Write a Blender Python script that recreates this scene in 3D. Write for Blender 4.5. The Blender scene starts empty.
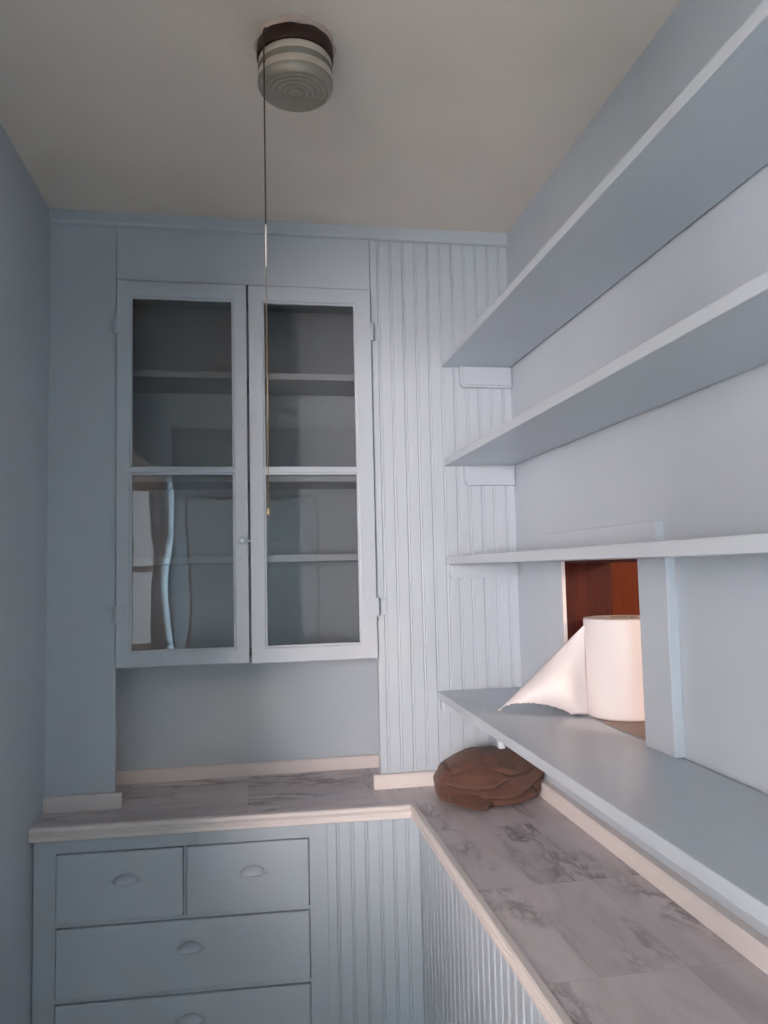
import bpy, bmesh, math, random
from mathutils import Vector, Matrix
random.seed(7)
S = bpy.context.scene
COL = S.collection

# ---------------------------------------------------------------- camera, light, exposure
W, H, ZC = 1.2047, 2.4731, 0.986
YEND = -2.95
cd = bpy.data.cameras.new('camera')
cam = bpy.data.objects.new('camera', cd); COL.objects.link(cam)
yaw, pitch, roll = 0.171436, 0.073558, -0.02281
fw = Vector((math.sin(yaw)*math.cos(pitch), math.cos(yaw)*math.cos(pitch), math.sin(pitch)))
r0 = Vector((math.cos(yaw), -math.sin(yaw), 0)); u0 = r0.cross(fw)
r1 = r0*math.cos(roll)+u0*math.sin(roll); u1 = -r0*math.sin(roll)+u0*math.cos(roll)
cam.matrix_world = Matrix(((r1.x, u1.x, -fw.x, 0.49898), (r1.y, u1.y, -fw.y, -1.97631), (r1.z, u1.z, -fw.z, 1.55), (0, 0, 0, 1)))
cd.sensor_fit = 'HORIZONTAL'; cd.sensor_width = 36; cd.lens = 36*758.76/768
cd.clip_start = 0.02
S.camera = cam

wd = bpy.data.worlds.new('world'); S.world = wd; wd.use_nodes = True
bg = wd.node_tree.nodes['Background']
bg.inputs[0].default_value = (0.75, 0.85, 1.0, 1); bg.inputs[1].default_value = 0.6

def area(name, loc, direction, sx, sy, power, color, spread=math.pi):
    l = bpy.data.lights.new(name, 'AREA'); l.shape = 'RECTANGLE'; l.size = sx; l.size_y = sy
    l.energy = power; l.color = color; l.spread = spread
    o = bpy.data.objects.new(name, l); COL.objects.link(o); o.location = loc
    o.rotation_euler = Vector(direction).to_track_quat('-Z', 'Y').to_euler()
    return o
DOOR = (-2.29, -1.00, 2.07, 1.04)                    # y0, y1, head, sill of the opening in the left wall, to the kitchen
KX0, KY0 = -3.2, -4.25                               # kitchen beyond the left wall
WIN = (-3.12, -1.22, 0.95, 2.25)                     # x0, x1, z0, z1 of the kitchen window in its front wall
area('kitchen_window_daylight', ((WIN[0]+WIN[1])/2, KY0-0.14, (WIN[2]+WIN[3])/2), (0, 1, 0), WIN[1]-WIN[0], WIN[3]-WIN[2], 670.0, (1.0, 0.845, 0.805))
ADDED_WINB = (-0.52, -0.13, 0.95, 2.24)                    # narrow side light, added to brighten the strip reflected in the door glass
area('kitchen_strip_fill', ((ADDED_WINB[0]+ADDED_WINB[1])/2, KY0-0.14, (ADDED_WINB[2]+ADDED_WINB[3])/2), (0, 1, 0), ADDED_WINB[1]-ADDED_WINB[0], ADDED_WINB[3]-ADDED_WINB[2], 6.0, (0.9, 0.95, 1.0))
ADDED_WIN2 = (-4.12, -3.25, 0.95, 2.25)                    # y0, y1, z0, z1 of a window added in the kitchen's left wall as fill
area('kitchen_side_fill', (KX0-0.14, (ADDED_WIN2[0]+ADDED_WIN2[1])/2, (ADDED_WIN2[2]+ADDED_WIN2[3])/2), (1, 0, 0), ADDED_WIN2[1]-ADDED_WIN2[0], ADDED_WIN2[3]-ADDED_WIN2[2], 190.0, (1.0, 0.87, 0.85))
ADDED_WIN3 = (-4.05, -3.15, 0.90, 2.15)                    # y0, y1, z0, z1 of a window added in the hall's right wall for ambient fill
area('hall_ambient_fill', (W+0.40, (ADDED_WIN3[0]+ADDED_WIN3[1])/2, (ADDED_WIN3[2]+ADDED_WIN3[3])/2), (-1, 0, 0), ADDED_WIN3[1]-ADDED_WIN3[0], ADDED_WIN3[3]-ADDED_WIN3[2], 1300.0, (0.70, 0.89, 1.0))
area('next_room_lamp_light', (2.55, -1.68, 1.95), (-0.78, 0.62, -0.32), 0.4, 0.4, 19.0, (1.0, 0.74, 0.55))

vs = S.view_settings
vs.view_transform = 'Standard'; vs.look = 'None'; vs.gamma = 1.0; vs.use_curve_mapping = False
vs.exposure = 0.22

# ---------------------------------------------------------------- materials
def lin(r, g, b):
    f = lambda c: ((c/255+0.055)/1.055)**2.4 if c > 10 else c/255/12.92
    return (f(r), f(g), f(b), 1)
class NT:
    def __init__(s, name):
        s.m = bpy.data.materials.new(name); s.m.use_nodes = True
        s.t = s.m.node_tree; s.t.nodes.clear()
        s.out = s.n('ShaderNodeOutputMaterial')
    def n(s, typ, **kw):
        nd = s.t.nodes.new(typ)
        for k, v in kw.items():
            if hasattr(nd, k): setattr(nd, k, v)
        return nd
    def l(s, a, b): s.t.links.new(a, b)
    def math(s, op, a, b=None, clamp=False):
        nd = s.n('ShaderNodeMath', operation=op); nd.use_clamp = clamp
        for i, v in enumerate((a, b)):
            if v is None: continue
            if isinstance(v, (int, float)): nd.inputs[i].default_value = v
            else: s.l(v, nd.inputs[i])
        return nd.outputs[0]
    def ramp(s, fac, stops):
        nd = s.n('ShaderNodeValToRGB'); e = nd.color_ramp.elements
        while len(e) < len(stops): e.new(0.5)
        for i, (p, c) in enumerate(stops): e[i].position = p; e[i].color = c
        s.l(fac, nd.inputs[0]); return nd.outputs[0]
    def coord(s, scale=(1, 1, 1), rot=(0, 0, 0)):
        tc = s.n('ShaderNodeTexCoord'); mp = s.n('ShaderNodeMapping')
        mp.inputs['Scale'].default_value = scale; mp.inputs['Rotation'].default_value = rot
        s.l(tc.outputs['Object'], mp.inputs[0]); return mp.outputs[0]
    def noise(s, vec, scale, detail=4, rough=0.5, dist=0):
        nd = s.n('ShaderNodeTexNoise'); nd.inputs['Scale'].default_value = scale
        nd.inputs['Detail'].default_value = detail; nd.inputs['Roughness'].default_value = rough
        nd.inputs['Distortion'].default_value = dist
        if vec is not None: s.l(vec, nd.inputs['Vector'])
        return nd.outputs[0]
    def bsdf(s, rough=0.5, **kw):
        b = s.n('ShaderNodeBsdfPrincipled'); b.inputs['Roughness'].default_value = rough
        for k, v in kw.items(): b.inputs[k].default_value = v
        s.l(b.outputs[0], s.out.inputs[0]); return b
    def bump(s, b, h, strength=0.2, dist=0.002):
        bp = s.n('ShaderNodeBump'); bp.inputs['Strength'].default_value = strength; bp.inputs['Distance'].default_value = dist
        s.l(h, bp.inputs['Height']); s.l(bp.outputs[0], b.inputs['Normal'])

def paint(name, col, rough=0.45, var=0.04, bump=0.25, spec=0.4, big=0.0):
    k = NT(name); b = k.bsdf(rough); b.inputs['Specular IOR Level'].default_value = spec
    v = k.coord()
    n1 = k.noise(v, 3.5, 3); n2 = k.noise(v, 60, 3, 0.6)
    c2 = tuple(max(0, c*(1-var*2)) for c in col[:3])+(1,)
    c3 = tuple(min(1, c*(1+var)) for c in col[:3])+(1,)
    k.l(k.ramp(n1, [(0.3, c2), (0.7, c3)]), b.inputs['Base Color'])
    h = n2
    if big: h = k.math('ADD', n2, k.math('MULTIPLY', k.noise(v, 4, 2), big))
    k.bump(b, h, bump, 0.002)
    return k.m
BLUE = (0.50, 0.55, 0.605, 1)
M = {}
M['wall'] = paint('blue_wall_paint', BLUE, 0.5, 0.02, 0.25, big=3)
M['wood_paint'] = paint('blue_wood_paint', BLUE, 0.38, 0.02, 0.25)
M['ceiling'] = paint('ceiling_paint', (0.82, 0.755, 0.69, 1), 0.8, 0.03, 0.3, 0.2, big=4)
M['trim'] = paint('white_trim_paint', (0.74, 0.68, 0.66, 1), 0.4, 0.01, 0.04)
M['shelf'] = paint('blue_shelf_paint', BLUE, 0.28, 0.02, 0.12, 0.5)
M['frontwall'] = paint('hall_wall_paint', (0.72, 0.69, 0.64, 1), 0.6, 0.02, 0.2)
M['halldark'] = paint('darkened_hall_wall', (0.07, 0.07, 0.07, 1), 0.7, 0.02, 0.1)  # hall end wall darkened so its reflection in the door glass stays dark
M['doorpaint'] = paint('white_door_paint', (0.66, 0.64, 0.60, 1), 0.4, 0.02, 0.1)

def mk_wood(name, c1, c2, rough=0.4, scale=(18, 18, 1.6)):
    k = NT(name); b = k.bsdf(rough); b.inputs['Specular IOR Level'].default_value = 0.25
    v = k.coord(scale); n = k.noise(v, 1.6, 6, 0.6, 1.8)
    f = k.noise(k.coord((90, 90, 4)), 3, 3)
    m = k.math('ADD', k.math('MULTIPLY', n, 0.8), k.math('MULTIPLY', f, 0.2))
    k.l(k.ramp(m, [(0.34, c1), (0.62, c2)]), b.inputs['Base Color']); k.bump(b, m, 0.1)
    return k.m
M['dark_wood'] = mk_wood('red_brown_wood', (0.036, 0.0055, 0.003, 1), (0.085, 0.014, 0.0065, 1), 0.6)
M['orange_wood'] = mk_wood('orange_brown_wood', (0.16, 0.026, 0.005, 1), (0.22, 0.040, 0.008, 1), 0.6)
M['sill_wood'] = mk_wood('worn_sill_wood', (0.20, 0.13, 0.10, 1), (0.30, 0.20, 0.16, 1))
M['floor'] = mk_wood('floor_boards', (0.56, 0.49, 0.41, 1), (0.66, 0.58, 0.50, 1), 0.4, (14, 1.2, 14))

def mk_marble():
    k = NT('grey_marble_vinyl_tile'); b = k.bsdf(0.36); b.inputs['Specular IOR Level'].default_value = 0.35
    tc = k.n('ShaderNodeTexCoord'); sp = k.n('ShaderNodeSeparateXYZ'); k.l(tc.outputs['Object'], sp.inputs[0])
    T = 0.305
    xs = k.math('DIVIDE', k.math('ADD', sp.outputs[0], 0.130), T); ys = k.math('DIVIDE', k.math('ADD', sp.outputs[1], 0.045), T)
    fx = k.math('FLOOR', xs); fy = k.math('FLOOR', ys)
    cmb = k.n('ShaderNodeCombineXYZ'); k.l(fx, cmb.inputs[0]); k.l(fy, cmb.inputs[1])
    wn = k.n('ShaderNodeTexWhiteNoise'); k.l(cmb.outputs[0], wn.inputs['Vector'])
    off = k.n('ShaderNodeVectorMath', operation='SCALE'); k.l(wn.outputs['Color'], off.inputs[0]); off.inputs['Scale'].default_value = 7
    add = k.n('ShaderNodeVectorMath', operation='ADD'); k.l(tc.outputs['Object'], add.inputs[0]); k.l(off.outputs[0], add.inputs[1])
    def mapped(scale, rz):
        mp = k.n('ShaderNodeMapping'); mp.inputs['Scale'].default_value = scale; mp.inputs['Rotation'].default_value = (0, 0, rz)
        k.l(add.outputs[0], mp.inputs[0]); return mp.outputs[0]
    mA = mapped((3.0, 1.0, 1), 0.35); mB = mapped((1.1, 3.0, 1), 0.30)
    sel = k.n('ShaderNodeMixRGB'); k.l(k.math('GREATER_THAN', fx, 2.5), sel.inputs[0]); k.l(mB, sel.inputs[1]); k.l(mA, sel.inputs[2])
    vA = sel.outputs[0]
    base = k.noise(vA, 5, 5, 0.6, 0.6)
    rid = k.math('ABSOLUTE', k.math('SUBTRACT', k.noise(vA, 5.0, 8, 0.68, 0.35), 0.5))
    line = k.math('SUBTRACT', 1.0, k.math('MULTIPLY', rid, 16.0, True), True)
    msk = k.ramp(k.noise(vA, 3.2, 3), [(0.50, (0, 0, 0, 1)), (0.68, (1, 1, 1, 1))])
    vein = k.math('MULTIPLY', line, msk)
    cloud = k.ramp(base, [(0.25, (0.55, 0.495, 0.515, 1)), (0.5, (0.68, 0.62, 0.64, 1)), (0.8, (0.78, 0.72, 0.74, 1))])
    mx = k.n('ShaderNodeMixRGB'); k.l(k.math('MULTIPLY', vein, 0.85), mx.inputs[0]); k.l(cloud, mx.inputs[1]); mx.inputs[2].default_value = (0.15, 0.13, 0.14, 1)
    tone = k.math('ADD', k.math('MULTIPLY', wn.outputs['Value'], 0.22), 0.86)
    ml = k.n('ShaderNodeMixRGB', blend_type='MULTIPLY'); ml.inputs[0].default_value = 1
    k.l(mx.outputs[0], ml.inputs[1]); k.l(tone, ml.inputs[2])
    ex = k.math('ABSOLUTE', k.math('SUBTRACT', k.math('FRACT', xs), 0.5)); ey = k.math('ABSOLUTE', k.math('SUBTRACT', k.math('FRACT', ys), 0.5))
    seam = k.math('GREATER_THAN', k.math('MAXIMUM', ex, ey), 0.4972)
    m3 = k.n('ShaderNodeMixRGB'); k.l(k.math('MULTIPLY', seam, 0.22), m3.inputs[0]); k.l(ml.outputs[0], m3.inputs[1]); m3.inputs[2].default_value = (0.12, 0.10, 0.10, 1)
    k.l(m3.outputs[0], b.inputs['Base Color'])
    return k.m
M['marble'] = mk_marble()

def mk_glass():
    k = NT('clear_pane_glass')
    t = k.n('ShaderNodeBsdfTransparent'); t.inputs[0].default_value = (0.82, 0.82, 0.82, 1)
    g = k.n('ShaderNodeBsdfGlossy'); g.inputs['Roughness'].default_value = 0.01
    bp = k.n('ShaderNodeBump'); bp.inputs['Strength'].default_value = 0.08; bp.inputs['Distance'].default_value = 0.01
    k.l(k.noise(k.coord((1, 1, 0.5)), 9, 1), bp.inputs['Height']); k.l(bp.outputs[0], g.inputs['Normal'])
    fr = k.n('ShaderNodeFresnel'); fr.inputs[0].default_value = 1.5
    mx = k.n('ShaderNodeMixShader'); k.l(fr.outputs[0], mx.inputs[0]); k.l(t.outputs[0], mx.inputs[1]); k.l(g.outputs[0], mx.inputs[2])
    k.l(mx.outputs[0], k.out.inputs[0]); return k.m
M['glass'] = mk_glass()

def plain(name, col, rough=0.5, metal=0.0, bump=0.0, bscale=40, **kw):
    k = NT(name); b = k.bsdf(rough, **kw); b.inputs['Metallic'].default_value = metal
    n = k.noise(k.coord(), bscale, 4)
    k.l(k.ramp(n, [(0.3, tuple(c*0.9 for c in col[:3])+(1,)), (0.7, tuple(min(1, c*1.08) for c in col[:3])+(1,))]), b.inputs['Base Color'])
    if bump: k.bump(b, n, bump)
    return k.m
M['paper'] = paint('white_paper', (0.80, 0.735, 0.735, 1), 0.85, 0.008, 0.03, 0.2)
M['card'] = plain('grey_cardboard', (0.42, 0.33, 0.26, 1), 0.9)
M['rust'] = plain('dark_rusty_metal', (0.045, 0.022, 0.018, 1), 0.55, 0.3, 0.4, 70)
M['plaster'] = plain('torn_plaster', (0.62, 0.50, 0.44, 1), 0.9, bump=0.6, bscale=90)
M['cord'] = plain('dark_brown_cord', (0.05, 0.035, 0.025, 1), 0.7)
M['brass'] = plain('aged_brass', (0.33, 0.26, 0.16, 1), 0.45, 0.7)
M['steel'] = plain('pale_steel', (0.75, 0.73, 0.66, 1), 0.35, 0.6)
M['frost'] = plain('frosted_glass', (0.60, 0.53, 0.45, 1), 0.3, **{'Coat Weight': 0.4, 'Transmission Weight': 0.1})
M['ribglass'] = plain('ribbed_clear_glass', (0.36, 0.335, 0.28, 1), 0.16, **{'Coat Weight': 0.7, 'Transmission Weight': 0.25})
M['sash'] = paint('white_sash_paint', (0.7, 0.7, 0.68, 1), 0.4, 0.02, 0.1)
def mk_cloth():
    k = NT('brown_canvas'); b = k.bsdf(0.85); b.inputs['Specular IOR Level'].default_value = 0.2
    b.inputs['Sheen Weight'].default_value = 0.15
    v = k.coord(); n = k.noise(v, 14, 4)
    k.l(k.ramp(n, [(0.3, (0.100, 0.048, 0.034, 1)), (0.7, (0.140, 0.071, 0.050, 1))]), b.inputs['Base Color'])
    h = k.math('ADD', k.noise(v, 700, 2), k.math('MULTIPLY', k.noise(v, 34, 3, 0.5, 0.8), 4.0))
    k.bump(b, h, 0.35, 0.003); return k.m
M['cloth'] = mk_cloth()

# ---------------------------------------------------------------- mesh helpers
def obj(name, bm, mat, parent=None, smooth=False, loc=None):
    bmesh.ops.recalc_face_normals(bm, faces=bm.faces)
    me = bpy.data.meshes.new(name); bm.to_mesh(me); bm.free()
    for m in (mat if isinstance(mat, (list, tuple)) else [mat]): me.materials.append(m)
    if smooth:
        for p in me.polygons: p.use_smooth = True
    o = bpy.data.objects.new(name, me); COL.objects.link(o)
    if parent: o.parent = parent
    if loc: o.location = loc
    return o
def struct(name, bm, mat, **kw):
    o = obj(name, bm, mat, **kw); o['kind'] = 'structure'; return o
def tag(o, label, cat, group=None):
    o['label'] = label; o['category'] = cat
    if group: o['group'] = group
    return o
def thing(name, label, cat, loc, group=None, rz=0):
    o = bpy.data.objects.new(name, None); COL.objects.link(o); o.location = loc; o.rotation_euler = (0, 0, rz)
    o.empty_display_size = 0.05
    return tag(o, label, cat, group)
def box(bm, x0, x1, y0, y1, z0, z1, bev=0.0, seg=2):
    t = bmesh.new()
    vs_ = [t.verts.new((x, y, z)) for x in (x0, x1) for y in (y0, y1) for z in (z0, z1)]
    for f in ((0, 1, 3, 2), (4, 6, 7, 5), (0, 4, 5, 1), (2, 3, 7, 6), (0, 2, 6, 4), (1, 5, 7, 3)): t.faces.new([vs_[i] for i in f])
    if bev: bmesh.ops.bevel(t, geom=t.edges[:], offset=bev, segments=seg, profile=0.6, affect='EDGES')
    merge(bm, t)
def merge(bm, t, mat=None):
    me = bpy.data.meshes.new('tmp'); t.to_mesh(me); t.free()
    if mat is not None: me.transform(mat)
    bm.from_mesh(me); bpy.data.meshes.remove(me)
def prism(bm, pts, axis, a, b):
    """extrude a closed 2D outline along an axis; pts are in the two other axes, in order"""
    def P(p, v):
        return {0: (v, p[0], p[1]), 1: (p[0], v, p[1]), 2: (p[0], p[1], v)}[axis]
    A = [bm.verts.new(P(p, a)) for p in pts]; B = [bm.verts.new(P(p, b)) for p in pts]
    n = len(pts)
    for i in range(n): bm.faces.new((A[i], A[(i+1) % n], B[(i+1) % n], B[i]))
    bm.faces.new(A); bm.faces.new(B)
def plate(bm, us, vs_, filled, f, d0, d1, bev=0.0):
    """a slab cut into a grid with some cells left open; f(u, v, d) gives a point"""
    t = bmesh.new(); cache = {}
    def V(i, j, d):
        key = (i, j, d)
        if key not in cache: cache[key] = t.verts.new(f(us[i], vs_[j], d))
        return cache[key]
    nu, nv = len(us)-1, len(vs_)-1
    F = lambda i, j: 0 <= i < nu and 0 <= j < nv and filled(i, j)
    for i in range(nu):
        for j in range(nv):
            if not F(i, j): continue
            t.faces.new((V(i, j, d0), V(i+1, j, d0), V(i+1, j+1, d0), V(i, j+1, d0)))
            t.faces.new((V(i, j, d1), V(i, j+1, d1), V(i+1, j+1, d1), V(i+1, j, d1)))
            for (di, dj, a, b) in ((-1, 0, (i, j), (i, j+1)), (1, 0, (i+1, j), (i+1, j+1)), (0, -1, (i, j), (i+1, j)), (0, 1, (i, j+1), (i+1, j+1))):
                if not F(i+di, j+dj): t.faces.new((V(*a, d0), V(*b, d0), V(*b, d1), V(*a, d1)))
    bmesh.ops.recalc_face_normals(t, faces=t.faces)
    if bev:
        eds = [e for e in t.edges if len(e.link_faces) == 2 and e.calc_face_angle(0) > 1 and any(abs(f_.calc_area()) and all((v in [cache.get((q[0], q[1], d0)) for q in [k[:2] for k in cache]]) for v in e.verts) for f_ in e.link_faces)]
        bmesh.ops.bevel(t, geom=eds, offset=bev, segments=2, profile=0.5, affect='EDGES')
    merge(bm, t)
def lathe(bm, prof, seg=64, mats=None, loc=(0, 0, 0), caps=True):
    rings = []
    for (r, z) in prof:
        rings.append([bm.verts.new((loc[0]+r*math.cos(2*math.pi*i/seg), loc[1]+r*math.sin(2*math.pi*i/seg), loc[2]+z)) for i in range(seg)] if r > 1e-6 else [bm.verts.new((loc[0], loc[1], loc[2]+z))])
    for k in range(len(rings)-1):
        a, b = rings[k], rings[k+1]
        for i in range(seg):
            j = (i+1) % seg
            if len(a) == 1 and len(b) == 1: break
            if len(a) == 1: f = bm.faces.new((a[0], b[j], b[i]))
            elif len(b) == 1: f = bm.faces.new((a[i], a[j], b[0]))
            else: f = bm.faces.new((a[i], a[j], b[j], b[i]))
            if mats: f.material_index = mats[k]
def tube(bm, pts, r, seg=10):
    pts = [Vector(p) for p in pts]; rings = []
    for i, p in enumerate(pts):
        d = (pts[min(i+1, len(pts)-1)]-pts[max(i-1, 0)]).normalized()
        a = d.orthogonal().normalized() if abs(d.z) < 0.9 else Vector((1, 0, 0)); b = d.cross(a).normalized(); a = b.cross(d)
        rings.append([bm.verts.new(p+a*r*math.cos(2*math.pi*k/seg)+b*r*math.sin(2*math.pi*k/seg)) for k in range(seg)])
    for A, B in zip(rings, rings[1:]):
        for k in range(seg): bm.faces.new((A[k], A[(k+1) % seg], B[(k+1) % seg], B[k]))
    bm.faces.new(rings[0]); bm.faces.new(rings[-1])
def bead_outline(u0, u1, grooves, back):
    """front outline of tongue-and-groove bead board: a groove, a round bead, a finer groove"""
    pts = [(u0, 0)]
    for k, g in enumerate(grooves):
        d = 0.0036 if k % 2 == 0 else 0.0022
        if g-0.006 < u0 or g+0.008 > u1: continue
        pts += [(g-0.0028, 0), (g-0.0012, d), (g+0.0006, d)]
        for q in range(5):
            a = math.pi*(1-q/4); pts.append((g+0.0031+0.0021*math.cos(a), 0.0012-0.0016*math.sin(a)))
        pts += [(g+0.0058, 0.0016), (g+0.0070, 0)]
    pts += [(u1, 0), (u1, back), (u0, back)]
    return pts

# ---------------------------------------------------------------- structure
bm = bmesh.new(); box(bm, KX0-0.1, 3.3, KY0-0.1, 0.5, -0.06, 0.0); struct('floor', bm, M['floor'])
bm = bmesh.new(); box(bm, KX0-0.1, 3.3, KY0-0.1, 0.5, H, H+0.08); struct('ceiling', bm, M['ceiling'])
# left wall with an opening to the kitchen
bm = bmesh.new()
plate(bm, [YEND, DOOR[0], DOOR[1], 0.3], [0, DOOR[3], DOOR[2], H], lambda i, j: not (i == 1 and j == 1), lambda u, v, d: (d, u, v), 0.0, -0.03)
struct('wall_left', bm, M['wall'])
# front wall behind the camera with a door
bm = bmesh.new(); plate(bm, [-0.12, 0.10, 0.92, 1.33], [0, 2.03, H], lambda i, j: not (i == 1 and j == 0), lambda u, v, d: (u, d, v), YEND, YEND-0.1); struct('wall_front', bm, M['frontwall'])
bm = bmesh.new(); box(bm, 0.10, 0.112, YEND-0.105, YEND+0.019, 0, 2.018); box(bm, 0.908, 0.92, YEND-0.105, YEND+0.019, 0, 2.018); box(bm, 0.10, 0.92, YEND-0.105, YEND+0.019, 2.018, 2.03); struct('trim_11', bm, M['dark_wood'])  # dark lining added to keep bright jamb lines out of the glass reflection
bm = bmesh.new(); plate(bm, [0.01, 0.10, 0.92, 1.01], [0, 2.03, 2.12], lambda i, j: not (i == 1 and j == 0), lambda u, v, d: (u, d, v), YEND+0.018, YEND); struct('trim_10', bm, M['trim'])
bm = bmesh.new(); box(bm, 0.0, 1.5, KY0-0.12, KY0, 0, H); struct('wall_hall_front', bm, M['halldark'])
bm = bmesh.new(); plate(bm, [KY0, ADDED_WIN3[0], ADDED_WIN3[1], YEND-0.1], [0, ADDED_WIN3[2], ADDED_WIN3[3], H], lambda i, j: not (i == 1 and j == 1), lambda u, v, d: (d, u, v), W+0.113, W+0.233); struct('wall_hall_right', bm, M['frontwall'])
# right wall with the pass-through opening
OY0, OY1, OZ0, OZ1 = -0.694, -0.321, 1.2235, 1.5562
bm = bmesh.new()
plate(bm, [YEND, OY0, OY1, 0.3], [0, OZ0, OZ1, H], lambda i, j: not (i == 1 and j == 1), lambda u, v, d: (d, u, v), W, W+0.113)
struct('wall_right', bm, M['wall'])
# back wall: column board, header board, bead board
XL, XR, ZT, ZB = 0.1610, 0.8170, 2.2965, 1.3185
bm = bmesh.new()
box(bm, 0.0, XL-0.0005, 0.0, 0.024, ZC, H)
box(bm, XL+0.001, XR-0.001, 0.0, 0.024, ZT+0.004, H)
gro = [0.838+0.0342*k for k in range(11)]
prism(bm, bead_outline(XR+0.0005, W, gro, 0.024), 2, ZC, H)
struct('wall_back', bm, M['wood_paint'])
# recess behind it
bm = bmesh.new()
box(bm, 0.06, 0.92, 0.21, 0.25, ZC-0.06, H)
box(bm, 0.06, 0.095, 0.024, 0.21, ZC, H); box(bm, 0.885, 0.92, 0.024, 0.21, ZC, H)
struct('wall_recess', bm, M['wood_paint'])
# crown strip, base strips
bm = bmesh.new(); prism(bm, [(0, 2.438), (-0.010, 2.440), (-0.013, 2.446), (-0.013, H), (0, H)], 0, 0.0, W)
struct('trim_1', bm, M['wood_paint'])
def base_profile(t, h): return [(0, ZC), (-t, ZC), (-t, ZC+h-0.006), (-t+0.004, ZC+h), (0, ZC+h)]
bm = bmesh.new(); prism(bm, base_profile(0.016, 0.035), 0, 0.0, 0.178); struct('baseboard_left', bm, M['trim'])
bm = bmesh.new(); prism(bm, base_profile(0.018, 0.035), 0, 0.797, W-0.022); struct('baseboard_back', bm, M['trim'])
bm = bmesh.new(); prism(bm, [(p[0]+0.21, p[1]) for p in base_profile(0.012, 0.034)], 0, 0.096, 0.884); struct('baseboard_recess', bm, M['trim'])
bm = bmesh.new(); prism(bm, [(W+p[0], p[1]) for p in base_profile(0.022, 0.034)], 1, -2.40, 0.0); struct('baseboard_right', bm, M['trim'])
# casing of the pass-through
bm = bmesh.new(); box(bm, W-0.007, W, OY1, -0.2150, OZ0, OZ1, 0.002); struct('trim_2', bm, M['wood_paint'])
bm = bmesh.new(); box(bm, W-0.020, W, -0.790, OY0, OZ0, OZ1, 0.002); struct('trim_3', bm, M['wood_paint'])
bm = bmesh.new(); box(bm, W-0.016, W, -0.757, -0.234, 1.5762, 1.6225, 0.002); struct('trim_4', bm, M['wood_paint'])
# wooden lining of the opening
bm = bmesh.new(); box(bm, W-0.0005, W+0.113, OY1-0.002, OY1, OZ0, OZ1); box(bm, W+0.004, W+0.113, OY0, OY0+0.006, OZ0, OZ1); box(bm, W+0.004, W+0.113, OY0, OY1, OZ1-0.006, OZ1)
struct('trim_5', bm, M['dark_wood'])
bm = bmesh.new(); box(bm, W+0.0005, W+0.19, OY0+0.001, OY1-0.003, OZ0-0.02, OZ0+0.0002); struct('trim_6', bm, M['sill_wood'])
bm = bmesh.new(); box(bm, W-0.0095, W-0.001, OY1-0.0035, OY1-0.0002, OZ0+0.001, OZ1-0.001, 0.001); struct('trim_7', bm, M['trim'])
# the room beyond
bm = bmesh.new()
for k in range(9): box(bm, W+0.113+0.2*k, W+0.113+0.2*(k+1)-0.003, 0.10, 0.14, 0, H, 0.003)
struct('wall_beyond_back', bm, M['orange_wood'])
bm = bmesh.new(); box(bm, 3.0, 3.1, YEND, 0.4, 0, H); struct('wall_beyond_right', bm, M['frontwall'])
bm = bmesh.new(); box(bm, W+0.113, 3.1, YEND-0.1, YEND, 0, H); struct('wall_beyond_front', bm, M['frontwall'])
# kitchen beyond the opening: walls, its window, and the casing of the opening
bm = bmesh.new(); plate(bm, [KY0-0.1, ADDED_WIN2[0], ADDED_WIN2[1], 0.4], [0, ADDED_WIN2[2], ADDED_WIN2[3], H], lambda i, j: not (i == 1 and j == 1), lambda u, v, d: (d, u, v), KX0, KX0-0.12); struct('wall_kitchen_left', bm, M['frontwall'])
bm = bmesh.new(); box(bm, KX0, 0.0, 0.3, 0.4, 0, H); struct('wall_kitchen_back', bm, M['frontwall'])
bm = bmesh.new(); box(bm, -0.12, 0.0, KY0, YEND, 0, H); struct('wall_kitchen_right', bm, M['frontwall'])
bm = bmesh.new()
plate(bm, [KX0, WIN[0], WIN[1], ADDED_WINB[0], ADDED_WINB[1], 0.0], [0, WIN[2], ADDED_WINB[3], WIN[3], H], lambda i, j: not ((i == 1 and j in (1, 2)) or (i == 3 and j == 1)), lambda u, v, d: (u, d, v), KY0, KY0-0.12)
struct('wall_kitchen_front', bm, M['frontwall'])
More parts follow.
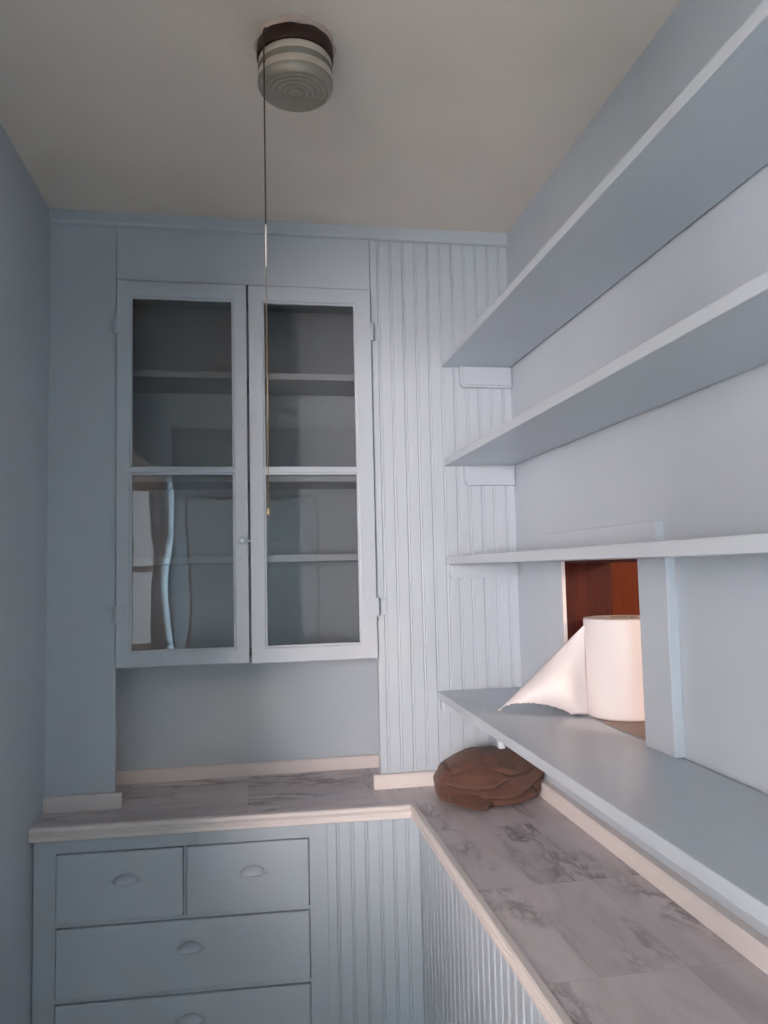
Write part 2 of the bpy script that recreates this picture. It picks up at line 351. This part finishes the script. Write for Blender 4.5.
def window(name, WN, P, loc, single=False):
    """double sash window; P(u, d, z): u along the wall, d into the room, z up"""
    x0, x1, z0, z1 = WN; zm = (z0+z1)/2
    root = bpy.data.objects.new(name, None); COL.objects.link(root); root['kind'] = 'structure'; root.location = loc
    def child(nm, bm, m):
        for v in bm.verts: v.co = Vector(P(*v.co))
        o = obj(nm, bm, m, root); o.matrix_parent_inverse = Matrix.Translation(root.location).inverted(); return o
    hole = lambda i, j: not (i == 1 and j == 1)
    uv = lambda u, v, d: (u, d, v)
    bm = bmesh.new(); plate(bm, [x0-0.06, x0, x1, x1+0.06], [z0-0.02, z0, z1, z1+0.10], hole, uv, 0.018, 0.0); child('casing', bm, M['sash'])
    bm = bmesh.new(); box(bm, x0-0.11, x1+0.11, 0, 0.05, z0-0.045, z0-0.02, 0.004); child('sill', bm, M['sash'])
    xm = (x0+x1)/2
    for (xa, xb) in (((x0, x1),) if single else ((x0, xm-0.02), (xm+0.02, x1))):
        for a, b, d in ((z0, zm+0.02, -0.05), (zm-0.02, z1, -0.09)):
            bm = bmesh.new(); plate(bm, [xa, xa+0.045, xb-0.045, xb], [a, a+0.045, b-0.04, b], hole, uv, d+0.035, d); child('sash', bm, M['sash'])
            bm = bmesh.new(); box(bm, xa+0.045, xb-0.045, d+0.015, d+0.019, a+0.045, b-0.04); child('pane', bm, M['glass'])
    if not single:
        bm = bmesh.new(); box(bm, xm-0.02, xm+0.02, -0.11, 0, z0, z1); child('mullion', bm, M['sash'])
window('window_1', WIN, lambda u, d, z: (u, KY0+d, z), (WIN[0], KY0, WIN[2]))
window('added_window_4', ADDED_WINB, lambda u, d, z: (u, KY0+d, z), (ADDED_WINB[0], KY0, ADDED_WINB[2]), single=True)  # frame of the added side light behind the reflected strip
window('added_window_3', ADDED_WIN3, lambda u, d, z: (W+0.113-d, u, z), (W+0.113, ADDED_WIN3[0], ADDED_WIN3[2]))  # frame of the hall window added for ambient fill
window('added_window_2', ADDED_WIN2, lambda u, d, z: (KX0+d, u, z), (KX0, ADDED_WIN2[0], ADDED_WIN2[2]))  # frame of the added kitchen fill window
for nm, xx in (('trim_8', 0.0), ('trim_9', -0.03)):
    s_ = 1 if xx == 0 else -1
    bm = bmesh.new()
    plate(bm, [DOOR[0]-0.10, DOOR[0], DOOR[1], DOOR[1]+0.10], [DOOR[3]-0.10, DOOR[3], DOOR[2], DOOR[2]+0.10], lambda i, j: not (i == 1 and j == 1), lambda u, v, d: (d, u, v), xx+s_*0.018, xx)
    struct(nm, bm, M['trim'])

# ---------------------------------------------------------------- base cabinets
TH = -math.atan2(0.04, 0.873)
base = thing('drawer_cabinet', 'pale blue base cabinet with cup-pulled drawers under the back worktop', 'cabinet', (0, -0.10, 0), rz=TH)
bm = bmesh.new()
FX = 0.886
zt_, zb_ = ZC-0.032, 0.02
# face frame cut round the drawers, then bead board
dz = [(0.766, 0.9205), (0.603, 0.758), (0.430, 0.594), (0.20, 0.421)]
xs_ = [0.003, 0.0515, 0.3345, 0.3385, 0.6225, 0.664]
zs_ = [zb_, 0.20, 0.421, 0.430, 0.594, 0.603, 0.758, 0.766, 0.9205, zt_]
def fill(i, j):
    if j == 7: return i not in (1, 3)
    if j in (1, 3, 5): return i not in (1, 2, 3)
    return True
plate(bm, xs_, zs_, fill, lambda u, v, d: (u, d, v), 0.0, 0.022)
box(bm, 0.05, 0.625, 0.0135, 0.020, 0.19, 0.93)
box(bm, 0.012, 0.88, 0.022, 0.235, zb_, zt_-0.002)
obj('face_frame', bm, M['wood_paint'], base)
bm = bmesh.new(); prism(bm, bead_outline(0.6645, FX, [0.688, 0.7225, 0.757, 0.7905, 0.824, 0.855], 0.0215), 2, zb_, zt_)
obj('beadboard_panel', bm, M['wood_paint'], base)
def cup_pull_bm():
    t = bmesh.new(); a, h, d = 0.0275, 0.0175, 0.0170
    nu, nv = 20, 10; g = []
    for i in range(nu+1):
        row = []
        for j in range(nv+1):
            u = math.pi*i/nu; v = (math.pi/2)*j/nv           # u from left to right, v from the plate out to the lip
            x = -a*math.cos(u); rr = math.sin(u)
            row.append((x, -d*rr*math.sin(v)-0.0008, h*rr*math.cos(v)-0.0025*rr*math.sin(v)))
        g.append([t.verts.new(p) for p in row])
    for i in range(nu):
        for j in range(nv): t.faces.new((g[i][j], g[i+1][j], g[i+1][j+1], g[i][j+1]))
    bmesh.ops.remove_doubles(t, verts=t.verts, dist=1e-5)
    bmesh.ops.recalc_face_normals(t, faces=t.faces)
    bmesh.ops.solidify(t, geom=t.faces[:], thickness=0.0016)
    # flat ears with a screw on each side
    for s in (-1, 1):
        box(t, s*0.0285-0.005, s*0.0285+0.005, -0.0025, 0.0, -0.003, 0.006, 0.001)
    return t
dw = [(0.0535, 0.3325, 0), (0.3405, 0.6205, 0), (0.0535, 0.6205, 1), (0.0535, 0.6205, 2), (0.0535, 0.6205, 3)]
for (xa, xb, k) in dw:
    za, zb2 = dz[k]
    bm = bmesh.new(); box(bm, xa, xb, -0.0065, 0.0125, za+0.002, zb2-0.002, 0.003)
    box(bm, xa+0.01, xb-0.01, 0.0125, 0.0134, za+0.01, zb2-0.01)
    d = obj('drawer', bm, M['wood_paint'], base)
    cx = (xa+xb)/2 + 0.012; cz = {0: 0.853, 1: 0.694, 2: 0.537, 3: 0.34}[k]
    p = obj('cup_pull', cup_pull_bm(), M['wood_paint'], d, True, (cx, -0.0068, cz-0.002))
# right-hand run
rb = thing('beadboard_cabinet', 'pale blue beadboard base cabinet under the right-hand worktop', 'cabinet', (FX, -1.2, 0))
bm = bmesh.new()
y_end, y_beg = -2.38, -0.1365
gr = [0.02+0.0342*k for k in range(70)]
pts = bead_outline(0, y_beg-y_end, [g for g in gr if g < (y_beg-y_end)-0.01], 0.02)
prism(bm, [(p[1], y_end+p[0]-(-1.2)) for p in pts], 2, zb_, zt_)
obj('beadboard_panel', bm, M['wood_paint'], rb)
bm = bmesh.new(); box(bm, 0.0205, W-FX-0.004, y_end+1.2+0.002, y_beg+1.2+0.06, zb_, zt_-0.002); obj('carcass', bm, M['wood_paint'], rb)

# worktop
ct = thing('worktop', 'L-shaped grey marble-look worktop with a white moulded front edge', 'worktop', (0, 0, ZC))
def shp(bm, pts, z0, z1):
    A = [bm.verts.new((x, y, z0)) for x, y in pts]; B = [bm.verts.new((x, y, z1)) for x, y in pts]; n = len(pts)
    for i in range(n): bm.faces.new((A[i], A[(i+1) % n], B[(i+1) % n], B[i]))
    bm.faces.new(A); bm.faces.new(B)
bm = bmesh.new()
shp(bm, [(0.0, -0.115), (0.874, -0.151), (0.8885, -2.38), (W, -2.38), (W, -0.0005), (0.885, -0.0005), (0.885, 0.2095), (0.0955, 0.2095), (0.0955, -0.0005), (0.0, -0.0005)], -0.031, -0.0003)
obj('surface', bm, M['marble'], ct)
prof = [(0.0, -0.030), (0.010, -0.030), (0.0125, -0.0275), (0.0125, -0.0205), (0.0095, -0.018), (0.0095, -0.0155), (0.0145, -0.010), (0.0165, -0.005), (0.0150, -0.0005), (0.0115, 0.0018), (0.0, 0.0018)]
def nosing(pa, pb, ma, mb):
    """profile swept along pa->pb; ma and mb are the mitre directions at the ends"""
    bm = bmesh.new()
    A = [bm.verts.new((pa[0]+ma[0]*o, pa[1]+ma[1]*o, z)) for o, z in prof]; B = [bm.verts.new((pb[0]+mb[0]*o, pb[1]+mb[1]*o, z)) for o, z in prof]
    n = len(prof)
    for i in range(n): bm.faces.new((A[i], A[(i+1) % n], B[(i+1) % n], B[i]))
    bm.faces.new(A); bm.faces.new(B); return bm
mit = (-1.0, -1.04)
obj('edge_moulding', nosing((0.0, -0.1152), (0.874, -0.1512), (0, -1), mit), M['trim'], ct)
obj('edge_moulding', nosing((0.874, -0.1512), (0.8885, -2.38), mit, (-1, 0)), M['trim'], ct)

# ---------------------------------------------------------------- glazed wall cabinet
cab = thing('glazed_cabinet', 'pale blue built-in wall cabinet with two glazed doors over the niche', 'cabinet', (0.489, 0.1, ZB))
cab_o = Vector(cab.location)
def cpart(name, bm, mat, parent=cab, smooth=False):
    o = obj(name, bm, mat, parent, smooth)
    o.matrix_parent_inverse = Matrix.Translation(cab_o).inverted() if parent is cab else Matrix()
    return o
IX0, IX1 = 0.0955, 0.8845
bm = bmesh.new(); box(bm, IX0, IX1, 0.0, 0.0, 0, 0) if False else None
bm.free(); bm = bmesh.new(); box(bm, IX0, IX1, 0.0245, 0.2095, ZB-0.004, ZB+0.014); cpart('bottom_panel', bm, M['wood_paint'])
bm = bmesh.new(); box(bm, IX0, IX1, 0.0245, 0.2095, ZT+0.006, ZT+0.024); cpart('top_panel', bm, M['wood_paint'])
for za, zb2 in ((2.056, 2.0735), (1.782, 1.800), (1.5715, 1.590)):
    bm = bmesh.new(); box(bm, IX0, IX1, 0.0265, 0.2095, za, zb2, 0.0015); cpart('shelf', bm, M['wood_paint'])
def door(x0, x1, gx0, gx1, z0, z1, gz, hinge_x, side):
    bm = bmesh.new()
    t = bmesh.new()
    plate(bm, [x0, gx0, gx1, x1], [z0, gz[0], gz[1], gz[2], gz[3], z1], lambda i, j: not (i == 1 and j in (1, 3)), lambda u, v, d: (u, d, v), -0.011, 0.012)
    # ease the front edges of the frame
    eds = [e for e in bm.edges if all(abs(v.co.y+0.011) < 1e-5 for v in e.verts) and any(abs(f.normal.y) < 0.5 for f in e.link_faces)]
    bmesh.ops.bevel(bm, geom=eds, offset=0.0025, segments=2, profile=0.5, affect='EDGES')
    # glazing bead set back inside each opening
    for (a, b) in ((gz[0], gz[1]), (gz[2], gz[3])):
        w = 0.0045
        plate(bm, [gx0, gx0+w, gx1-w, gx1], [a, a+w, b-w, b], lambda i, j: not (i == 1 and j == 1), lambda u, v, d: (u, d, v), -0.0055, 0.006)
    t.free()
    d = cpart('door', bm, M['wood_paint'])
    for (a, b) in ((gz[0], gz[1]), (gz[2], gz[3])):
        bm = bmesh.new(); box(bm, gx0+0.002, gx1-0.002, 0.0, 0.0025, a+0.002, b-0.002); cpart('glass_pane', bm, M['glass'], d)
    for hz in (2.181, 1.449):
        bm = bmesh.new()
        for s in (-1, 1):
            yy = -0.0025 if s*side > 0 else -0.0135
            n = 3
            xa, xb = sorted((hinge_x+s*0.003, hinge_x+s*0.024))
            box(bm, xa, xb, yy, yy+0.0028, hz-0.021, hz+0.021, 0.001)
            for sc in (-0.012, 0.012):
                box(bm, hinge_x+s*0.014-0.003, hinge_x+s*0.014+0.003, yy-0.0012, yy+0.001, hz+sc-0.003, hz+sc+0.003, 0.001)
        t = bmesh.new(); lathe(t, [(0, -0.024), (0.0035, -0.024), (0.0042, -0.021), (0.0042, -0.0075), (0.0036, -0.007), (0.0042, -0.0065), (0.0042, 0.0065), (0.0036, 0.007), (0.0042, 0.0075), (0.0042, 0.021), (0.0035, 0.024), (0, 0.024)], 14)
        merge(bm, t, Matrix.Translation((hinge_x, -0.0135, hz)))
        cpart('hinge', bm, M['wood_paint'], d)
    return d
GZ = (1.3545, 1.802, 1.8135, 2.2560)
dl = door(0.1628, 0.4868, 0.1960, 0.4530, ZB, ZT-0.0005, GZ, 0.1612, -1)
drr = door(0.4920, 0.8150, 0.5280, 0.7740, ZB-0.002, ZT-0.0005, GZ, 0.8168, 1)
zz = 1.627
bm = bmesh.new(); box(bm, 0.4590, 0.4810, -0.0160, -0.010, zz-0.014, zz+0.014, 0.0008)
t = bmesh.new(); lathe(t, [(0, 0), (0.005, 0), (0.005, 0.006), (0.0085, 0.009), (0.009, 0.013), (0.006, 0.016), (0, 0.0165)], 20)
merge(bm, t, Matrix.Translation((0.471, -0.0160, zz)) @ Matrix.Rotation(math.pi/2, 4, 'X'))
box(bm, 0.474, 0.4955, -0.0205, -0.0165, zz-0.004, zz+0.003, 0.001)
cpart('latch', bm, M['wood_paint'], dl)
bm = bmesh.new(); box(bm, 0.4945, 0.5100, -0.0165, -0.0108, zz-0.016, zz+0.012, 0.0008); box(bm, 0.4945, 0.503, -0.021, -0.0160, zz-0.010, zz+0.007, 0.001)
cpart('latch_keeper', bm, M['wood_paint'], drr)

# ---------------------------------------------------------------- wall shelves on the right
def wall_shelf(z0, z1, x0, cleat, label, y0=-2.42):
    s = thing('wall_shelf', label, 'shelf', (W, -1.2, z0), 'painted shelves along the right wall')
    bm = bmesh.new(); box(bm, x0-W, -0.005, y0+1.2, 1.1985, 0, z1-z0, 0.0016); obj('board', bm, M['shelf'], s)
    xa, zlo = cleat
    bm = bmesh.new()
    prism(bm, [(xa-W+0.006, zlo-z0), (-0.002, zlo-z0), (-0.002, -0.0004), (xa-W, -0.0004), (xa-W, zlo-z0+0.010)], 1, 1.1785, 1.1995)
    bmesh.ops.recalc_face_normals(bm, faces=bm.faces)
    bmesh.ops.bevel(bm, geom=[e for e in bm.edges if all(v.co.y < 1.18 for v in e.verts)], offset=0.005, segments=2, affect='EDGES')
    obj('cleat', bm, M['shelf'], s)
    return s
wall_shelf(2.0915, 2.1100, 1.0094, (1.057, 2.035), 'topmost of the four pale blue shelves on the right wall')
wall_shelf(1.8203, 1.8390, 1.0094, (1.062, 1.767), 'second pale blue shelf from the top on the right wall')
wall_shelf(1.5562, 1.5760, 1.0062, (1.012, 1.518), 'eye-level pale blue shelf just above the paper roll')
s4 = wall_shelf(1.2033, 1.2232, 0.9734, (0.980, 1.167), 'lowest and deepest pale blue shelf, with the paper roll at its back')

bm = bmesh.new(); box(bm, 0.976-W, 0.988-W, 0.700, 0.716, -0.017, -0.0002, 0.002); obj('stop_block', bm, M['shelf'], s4)

# ---------------------------------------------------------------- ceiling light with pull chain
LX, LY = 0.580, -0.700
lamp = thing('ceiling_light', 'round ribbed glass ceiling light with dark rusty rim and pull chain', 'ceiling light', (LX, LY, H))
bm = bmesh.new()
prof_p = []
seg = 40
ring = []
for k, (r, z) in enumerate(((0.0, -0.0005), (0.060, -0.0005), (0.0705, -0.001), (0.071, -0.004), (0.066, -0.0075), (0.0, -0.0075))):
    prof_p.append((r, z))
lathe(bm, prof_p, 72)
for v in bm.verts:
    rr = math.hypot(v.co.x, v.co.y)
    if rr > 0.055:
        a = math.atan2(v.co.y, v.co.x); f = 1+0.030*math.sin(3*a+0.5)+0.020*math.sin(7*a)+0.012*math.sin(13*a+1)
        v.co.x *= f; v.co.y *= f
obj('plaster_ring', bm, M['plaster'], lamp)
bm = bmesh.new()
lathe(bm, [(0, -0.0076), (0.0635, -0.0076), (0.0665, -0.009), (0.0672, -0.020), (0.0668, -0.032), (0.0655, -0.034), (0.0600, -0.034), (0.058, -0.030), (0, -0.030)], 72)
for v in bm.verts:
    rr = math.hypot(v.co.x, v.co.y)
    if rr > 0.062 and v.co.z > -0.022:
        a = math.atan2(v.co.y, v.co.x); v.co.z += 0.0010*math.sin(5*a)+0.0008*math.sin(11*a+2)
obj('rim', bm, M['rust'], lamp, True)
bm = bmesh.new()
P = [(0.0600, -0.0335), (0.0625, -0.0345), (0.0640, -0.0370), (0.0645, -0.0490)]; mt = [0, 0, 0]
for q in range(6):                      # fine ribs between the two frosted bands
    z = -0.0490-0.0020*q; P += [(0.0634, z-0.0005), (0.0648, z-0.0014)]; mt += [1, 1]
P += [(0.0655, -0.0625), (0.0658, -0.0740)]; mt += [0, 0]
P += [(0.0655, -0.0790), (0.0640, -0.0835), (0.0612, -0.0872), (0.0575, -0.0893)]; mt += [1, 1, 1, 1]
for q in range(5):                      # stepped rings of the bottom
    r = 0.0540-0.0098*q; z = -0.0902-0.0005*q
    P += [(r+0.0012, z), (r, z+0.0032), (r-0.0022, z+0.0014), (r-0.005, z-0.0006)]; mt += [1]*4
P += [(0.004, -0.0928), (0, -0.093)]; mt += [1, 1]
lathe(bm, P, 72, mt)
obj('glass_shade', bm, [M['frost'], M['ribglass']], lamp, True)
# pull cord, ball chain and bell, hanging by the near left of the rim
CX, CY = 0.5245-LX, -0.748-LY
bm = bmesh.new()
tube(bm, [(CX+0.010, CY+0.008, -0.010), (CX+0.003, CY+0.002, -0.009), (CX, CY, -0.016), (CX, CY, -0.12), (CX, CY, -0.353)], 0.0013, 8)
t = bmesh.new(); lathe(t, [(0, 0.005), (0.0022, 0.004), (0.0026, 0), (0.0022, -0.004), (0, -0.005)], 12); merge(bm, t, Matrix.Translation((CX, CY, -0.068)))
pc = obj('pull_chain', bm, M['cord'], lamp, True)
bm = bmesh.new(); tube(bm, [(CX, CY, -0.352), (CX, CY, -0.424)], 0.0009, 8)
for k in range(20):
    t = bmesh.new(); bmesh.ops.create_icosphere(t, subdivisions=1, radius=0.0016+(0.0006 if 4 < k < 14 else 0)); merge(bm, t, Matrix.Translation((CX, CY, -0.354-0.0036*k)))
obj('connector_chain', bm, M['steel'], pc, True)
bm = bmesh.new(); tube(bm, [(CX, CY, -0.424), (CX-0.0008, CY, -0.826)], 0.0006, 6)
for k in range(92):
    t = bmesh.new(); bmesh.ops.create_icosphere(t, subdivisions=1, radius=0.00115); merge(bm, t, Matrix.Translation((CX-0.0008*k/91, CY, -0.427-0.0043*k)))
obj('ball_chain', bm, M['brass'], pc, True)
bm = bmesh.new(); lathe(bm, [(0, 0.005), (0.0012, 0.0045), (0.0022, 0.002), (0.0030, -0.001), (0.0033, -0.003), (0.0028, -0.0052), (0.0015, -0.0064), (0, -0.0067)], 20)
bmesh.ops.translate(bm, verts=bm.verts, vec=(CX-0.0008, CY, -0.828)); obj('bell_knob', bm, M['brass'], pc, True)

# ---------------------------------------------------------------- paper roll on the lowest shelf
RX, RY, RR, RH = 1.2815, -0.430, 0.079, 0.208
roll_ = thing('paper_towel_roll', 'white paper towel roll standing in the pass-through, its torn end trailing', 'paper towel roll', (RX, RY, OZ0+0.0003))
bm = bmesh.new()
lathe(bm, [(0.022, 0.001), (RR-0.003, 0.0005), (RR-0.0008, 0.002), (RR, 0.006), (RR, RH-0.005), (RR-0.0008, RH-0.0012), (RR-0.003, RH), (0.060, RH+0.0006), (0.050, RH-0.0003), (0.040, RH+0.0004), (0.022, RH), (0.022, 0.001)], 96)
obj('paper', bm, M['paper'], roll_, True)
bm = bmesh.new(); lathe(bm, [(0.0195, 0.0), (0.0218, 0.0), (0.0218, RH+0.002), (0.0195, RH+0.002), (0.0195, 0.0)], 40); obj('cardboard_core', bm, M['card'], roll_, True)
bm = bmesh.new()
ns, nt = 30, 40; rnd = random.Random(3)
jit = [0.005*(rnd.random()-0.5)+0.0025*math.sin(j*1.9) for j in range(nt+1)]
g = []
for i in range(ns+1):
    s = i/ns; row = []
    for j in range(nt+1):
        t_ = j/nt
        A = Vector((1.2035, -0.418, 0.003+0.192*t_))
        T0, T1 = Vector((1.168, -0.408, 0.0015)), Vector((1.034, -0.318, 0.0012))
        T = T0.lerp(T1, t_); T.z += 0.026*math.sin(math.pi*min(1, t_*1.02))**0.6
        T += Vector((-0.018, -0.022, 0))*math.sin(math.pi*t_)
        p = A.lerp(T, s)
        bul = math.sin(math.pi*s)*math.sin(math.pi*min(1, 0.08+0.92*t_))
        p += Vector((-0.016, -0.026, 0.010))*bul
        if i == ns: p += Vector((-0.6, 0.3, 0.5))*jit[j]
        p.z = max(p.z, 0.0012)
        row.append(bm.verts.new(p-Vector((RX, RY, 0))))
    g.append(row)
for i in range(len(g)-1):
    for j in range(nt): bm.faces.new((g[i][j], g[i+1][j], g[i+1][j+1], g[i][j+1]))
bmesh.ops.recalc_face_normals(bm, faces=bm.faces)
bmesh.ops.solidify(bm, geom=bm.faces[:], thickness=0.0004)
obj('loose_sheet', bm, M['paper'], roll_, True)

# ---------------------------------------------------------------- crumpled brown cloth in the corner of the worktop
BX, BY, RXx, RYy, BH = 1.062, -0.130, 0.131, 0.104, 0.113
from mathutils import noise as mn
def seg_d(p, a, b):
    ab = (b[0]-a[0], b[1]-a[1]); L = ab[0]**2+ab[1]**2
    t = max(0, min(1, ((p[0]-a[0])*ab[0]+(p[1]-a[1])*ab[1])/L))
    dx, dy = p[0]-a[0]-t*ab[0], p[1]-a[1]-t*ab[1]
    return math.hypot(dx, dy), (ab[0]*dy-ab[1]*dx), t
CRE = [  # polylines over the front, (across, up), depth, width
    ([(0.05, 0.70), (0.32, 0.60), (0.60, 0.60), (0.80, 0.66)], 0.012, 0.055, 0.006),
    ([(-0.86, 0.40), (-0.45, 0.36), (-0.05, 0.42), (0.15, 0.50)], 0.012, 0.05, 0.008),
    ([(-0.80, 0.62), (-0.55, 0.72), (-0.30, 0.86)], 0.006, 0.07, 0.003),
    ([(-0.20, 0.20), (0.25, 0.16), (0.62, 0.30), (0.95, 0.46)], 0.012, 0.06, 0.010),
    ([(-0.90, 0.42), (-0.78, 0.62), (-0.82, 0.75)], 0.008, 0.05, 0.004),
    ([(-0.62, 0.22), (-0.40, 0.12), (-0.28, 0.05)], 0.010, 0.06, 0.0),
    ([(0.45, 0.12), (0.60, 0.06), (0.75, 0.20)], 0.012, 0.06, 0.0)]
bm = bmesh.new(); NU, NV = 160, 64; g = []
for j in range(NV+1):
    row = []
    for i in range(NU):
        th = 2*math.pi*i/NU; v = j/NV
        el = -0.42+v*(math.pi/2+0.42)
        ce = math.cos(el); se = math.sin(el)
        x, y, z = ce*math.cos(th), ce*math.sin(th), se
        k_ = 1+0.06*math.cos(2*th+0.6)+0.045*math.cos(3*th-0.4)+0.02*math.cos(5*th+1)
        hz = (z+0.41)/1.41
        a, b = x, hz
        disp = 0.006*mn.noise(Vector((x*1.3, y*1.3, z*1.8+3)))+0.003*mn.noise(Vector((x*3.2+5, y*3.2, z*5)))
        if y < 0.35:
            fade = min(1, (0.35-y)/0.4)
            for (pl, dp, wd_, stp) in CRE:
                best = min((seg_d((a, b), pl[q], pl[q+1]) for q in range(len(pl)-1)), key=lambda q: q[0])
                e = math.exp(-(best[0]/wd_)**2)
                e2 = math.exp(-(best[0]/(wd_*2.2))**2)
                disp -= fade*dp*1.0*math.exp(-(best[0]/(wd_*0.45))**2)
                disp += fade*stp*1.0*e2*(1 if best[1] > 0 else -0.3)
        R = Vector((x*k_*RXx, y*k_*RYy, 0)); n = Vector((x/RXx, y/RYy, z/BH)).normalized()
        zz_ = BH*hz if hz > 0 else 0
        skew = 0.0
        p = Vector((R.x+skew, R.y, zz_))+n*disp
        row.append(Vector((p.x, p.y, p.z)))
    g.append(row)
for row in g:
    for p in row:
        p.z = max(p.z, 0.0016)
        if BX+p.x > W-0.006: p.x = W-0.006-BX - 0.004*math.tanh((BX+p.x-W+0.006)*20)
        if p.z < 0.038 and BX+p.x > W-0.026: p.x = W-0.026-BX
        if BY+p.y > -0.006: p.y = -0.006-BY
        if p.z < 0.038 and BY+p.y > -0.022: p.y = -0.022-BY
V = [[bm.verts.new(p) for p in row] for row in g]
for j in range(NV):
    for i in range(NU): bm.faces.new((V[j][i], V[j][(i+1) % NU], V[j+1][(i+1) % NU], V[j+1][i]))
bm.faces.new(V[0])
bmesh.ops.remove_doubles(bm, verts=bm.verts, dist=1e-5)
# folded tongue of cloth at the front left and a rolled hem along the front
def strip(rows, thick):
    t = bmesh.new(); vv = [[t.verts.new(p) for p in r] for r in rows]
    for a, b in zip(vv, vv[1:]):
        for k in range(len(a)-1): t.faces.new((a[k], a[k+1], b[k+1], b[k]))
    bmesh.ops.recalc_face_normals(t, faces=t.faces)
    bmesh.ops.subdivide_edges(t, edges=t.edges[:], cuts=2, use_grid_fill=True)
    bmesh.ops.smooth_vert(t, verts=t.verts, factor=0.5, use_axis_x=True, use_axis_y=True, use_axis_z=True)
    bmesh.ops.solidify(t, geom=t.faces[:], thickness=thick); merge(bm, t)
strip([[(-0.105, -0.030, 0.040), (-0.075, -0.060, 0.046), (-0.045, -0.074, 0.044), (-0.010, -0.080, 0.034)],
       [(-0.116, -0.058, 0.018), (-0.086, -0.088, 0.022), (-0.050, -0.104, 0.022), (-0.012, -0.104, 0.018)],
       [(-0.122, -0.072, 0.014), (-0.086, -0.110, 0.010), (-0.048, -0.134, 0.0045), (-0.028, -0.112, 0.016)]], 0.003)
strip([[(-0.030, -0.070, 0.034), (0.010, -0.080, 0.032), (0.050, -0.080, 0.032), (0.090, -0.060, 0.040)],
       [(-0.028, -0.108, 0.020), (0.010, -0.113, 0.017), (0.050, -0.109, 0.018), (0.092, -0.090, 0.026)],
       [(-0.020, -0.110, 0.009), (0.010, -0.113, 0.008), (0.045, -0.110, 0.009), (0.088, -0.094, 0.018)]], 0.004)
cl = obj('cloth', bm, M['cloth'], None, True, (BX, BY, ZC))
tag(cl, 'crumpled brown cloth bundle in the corner of the worktop', 'cloth')
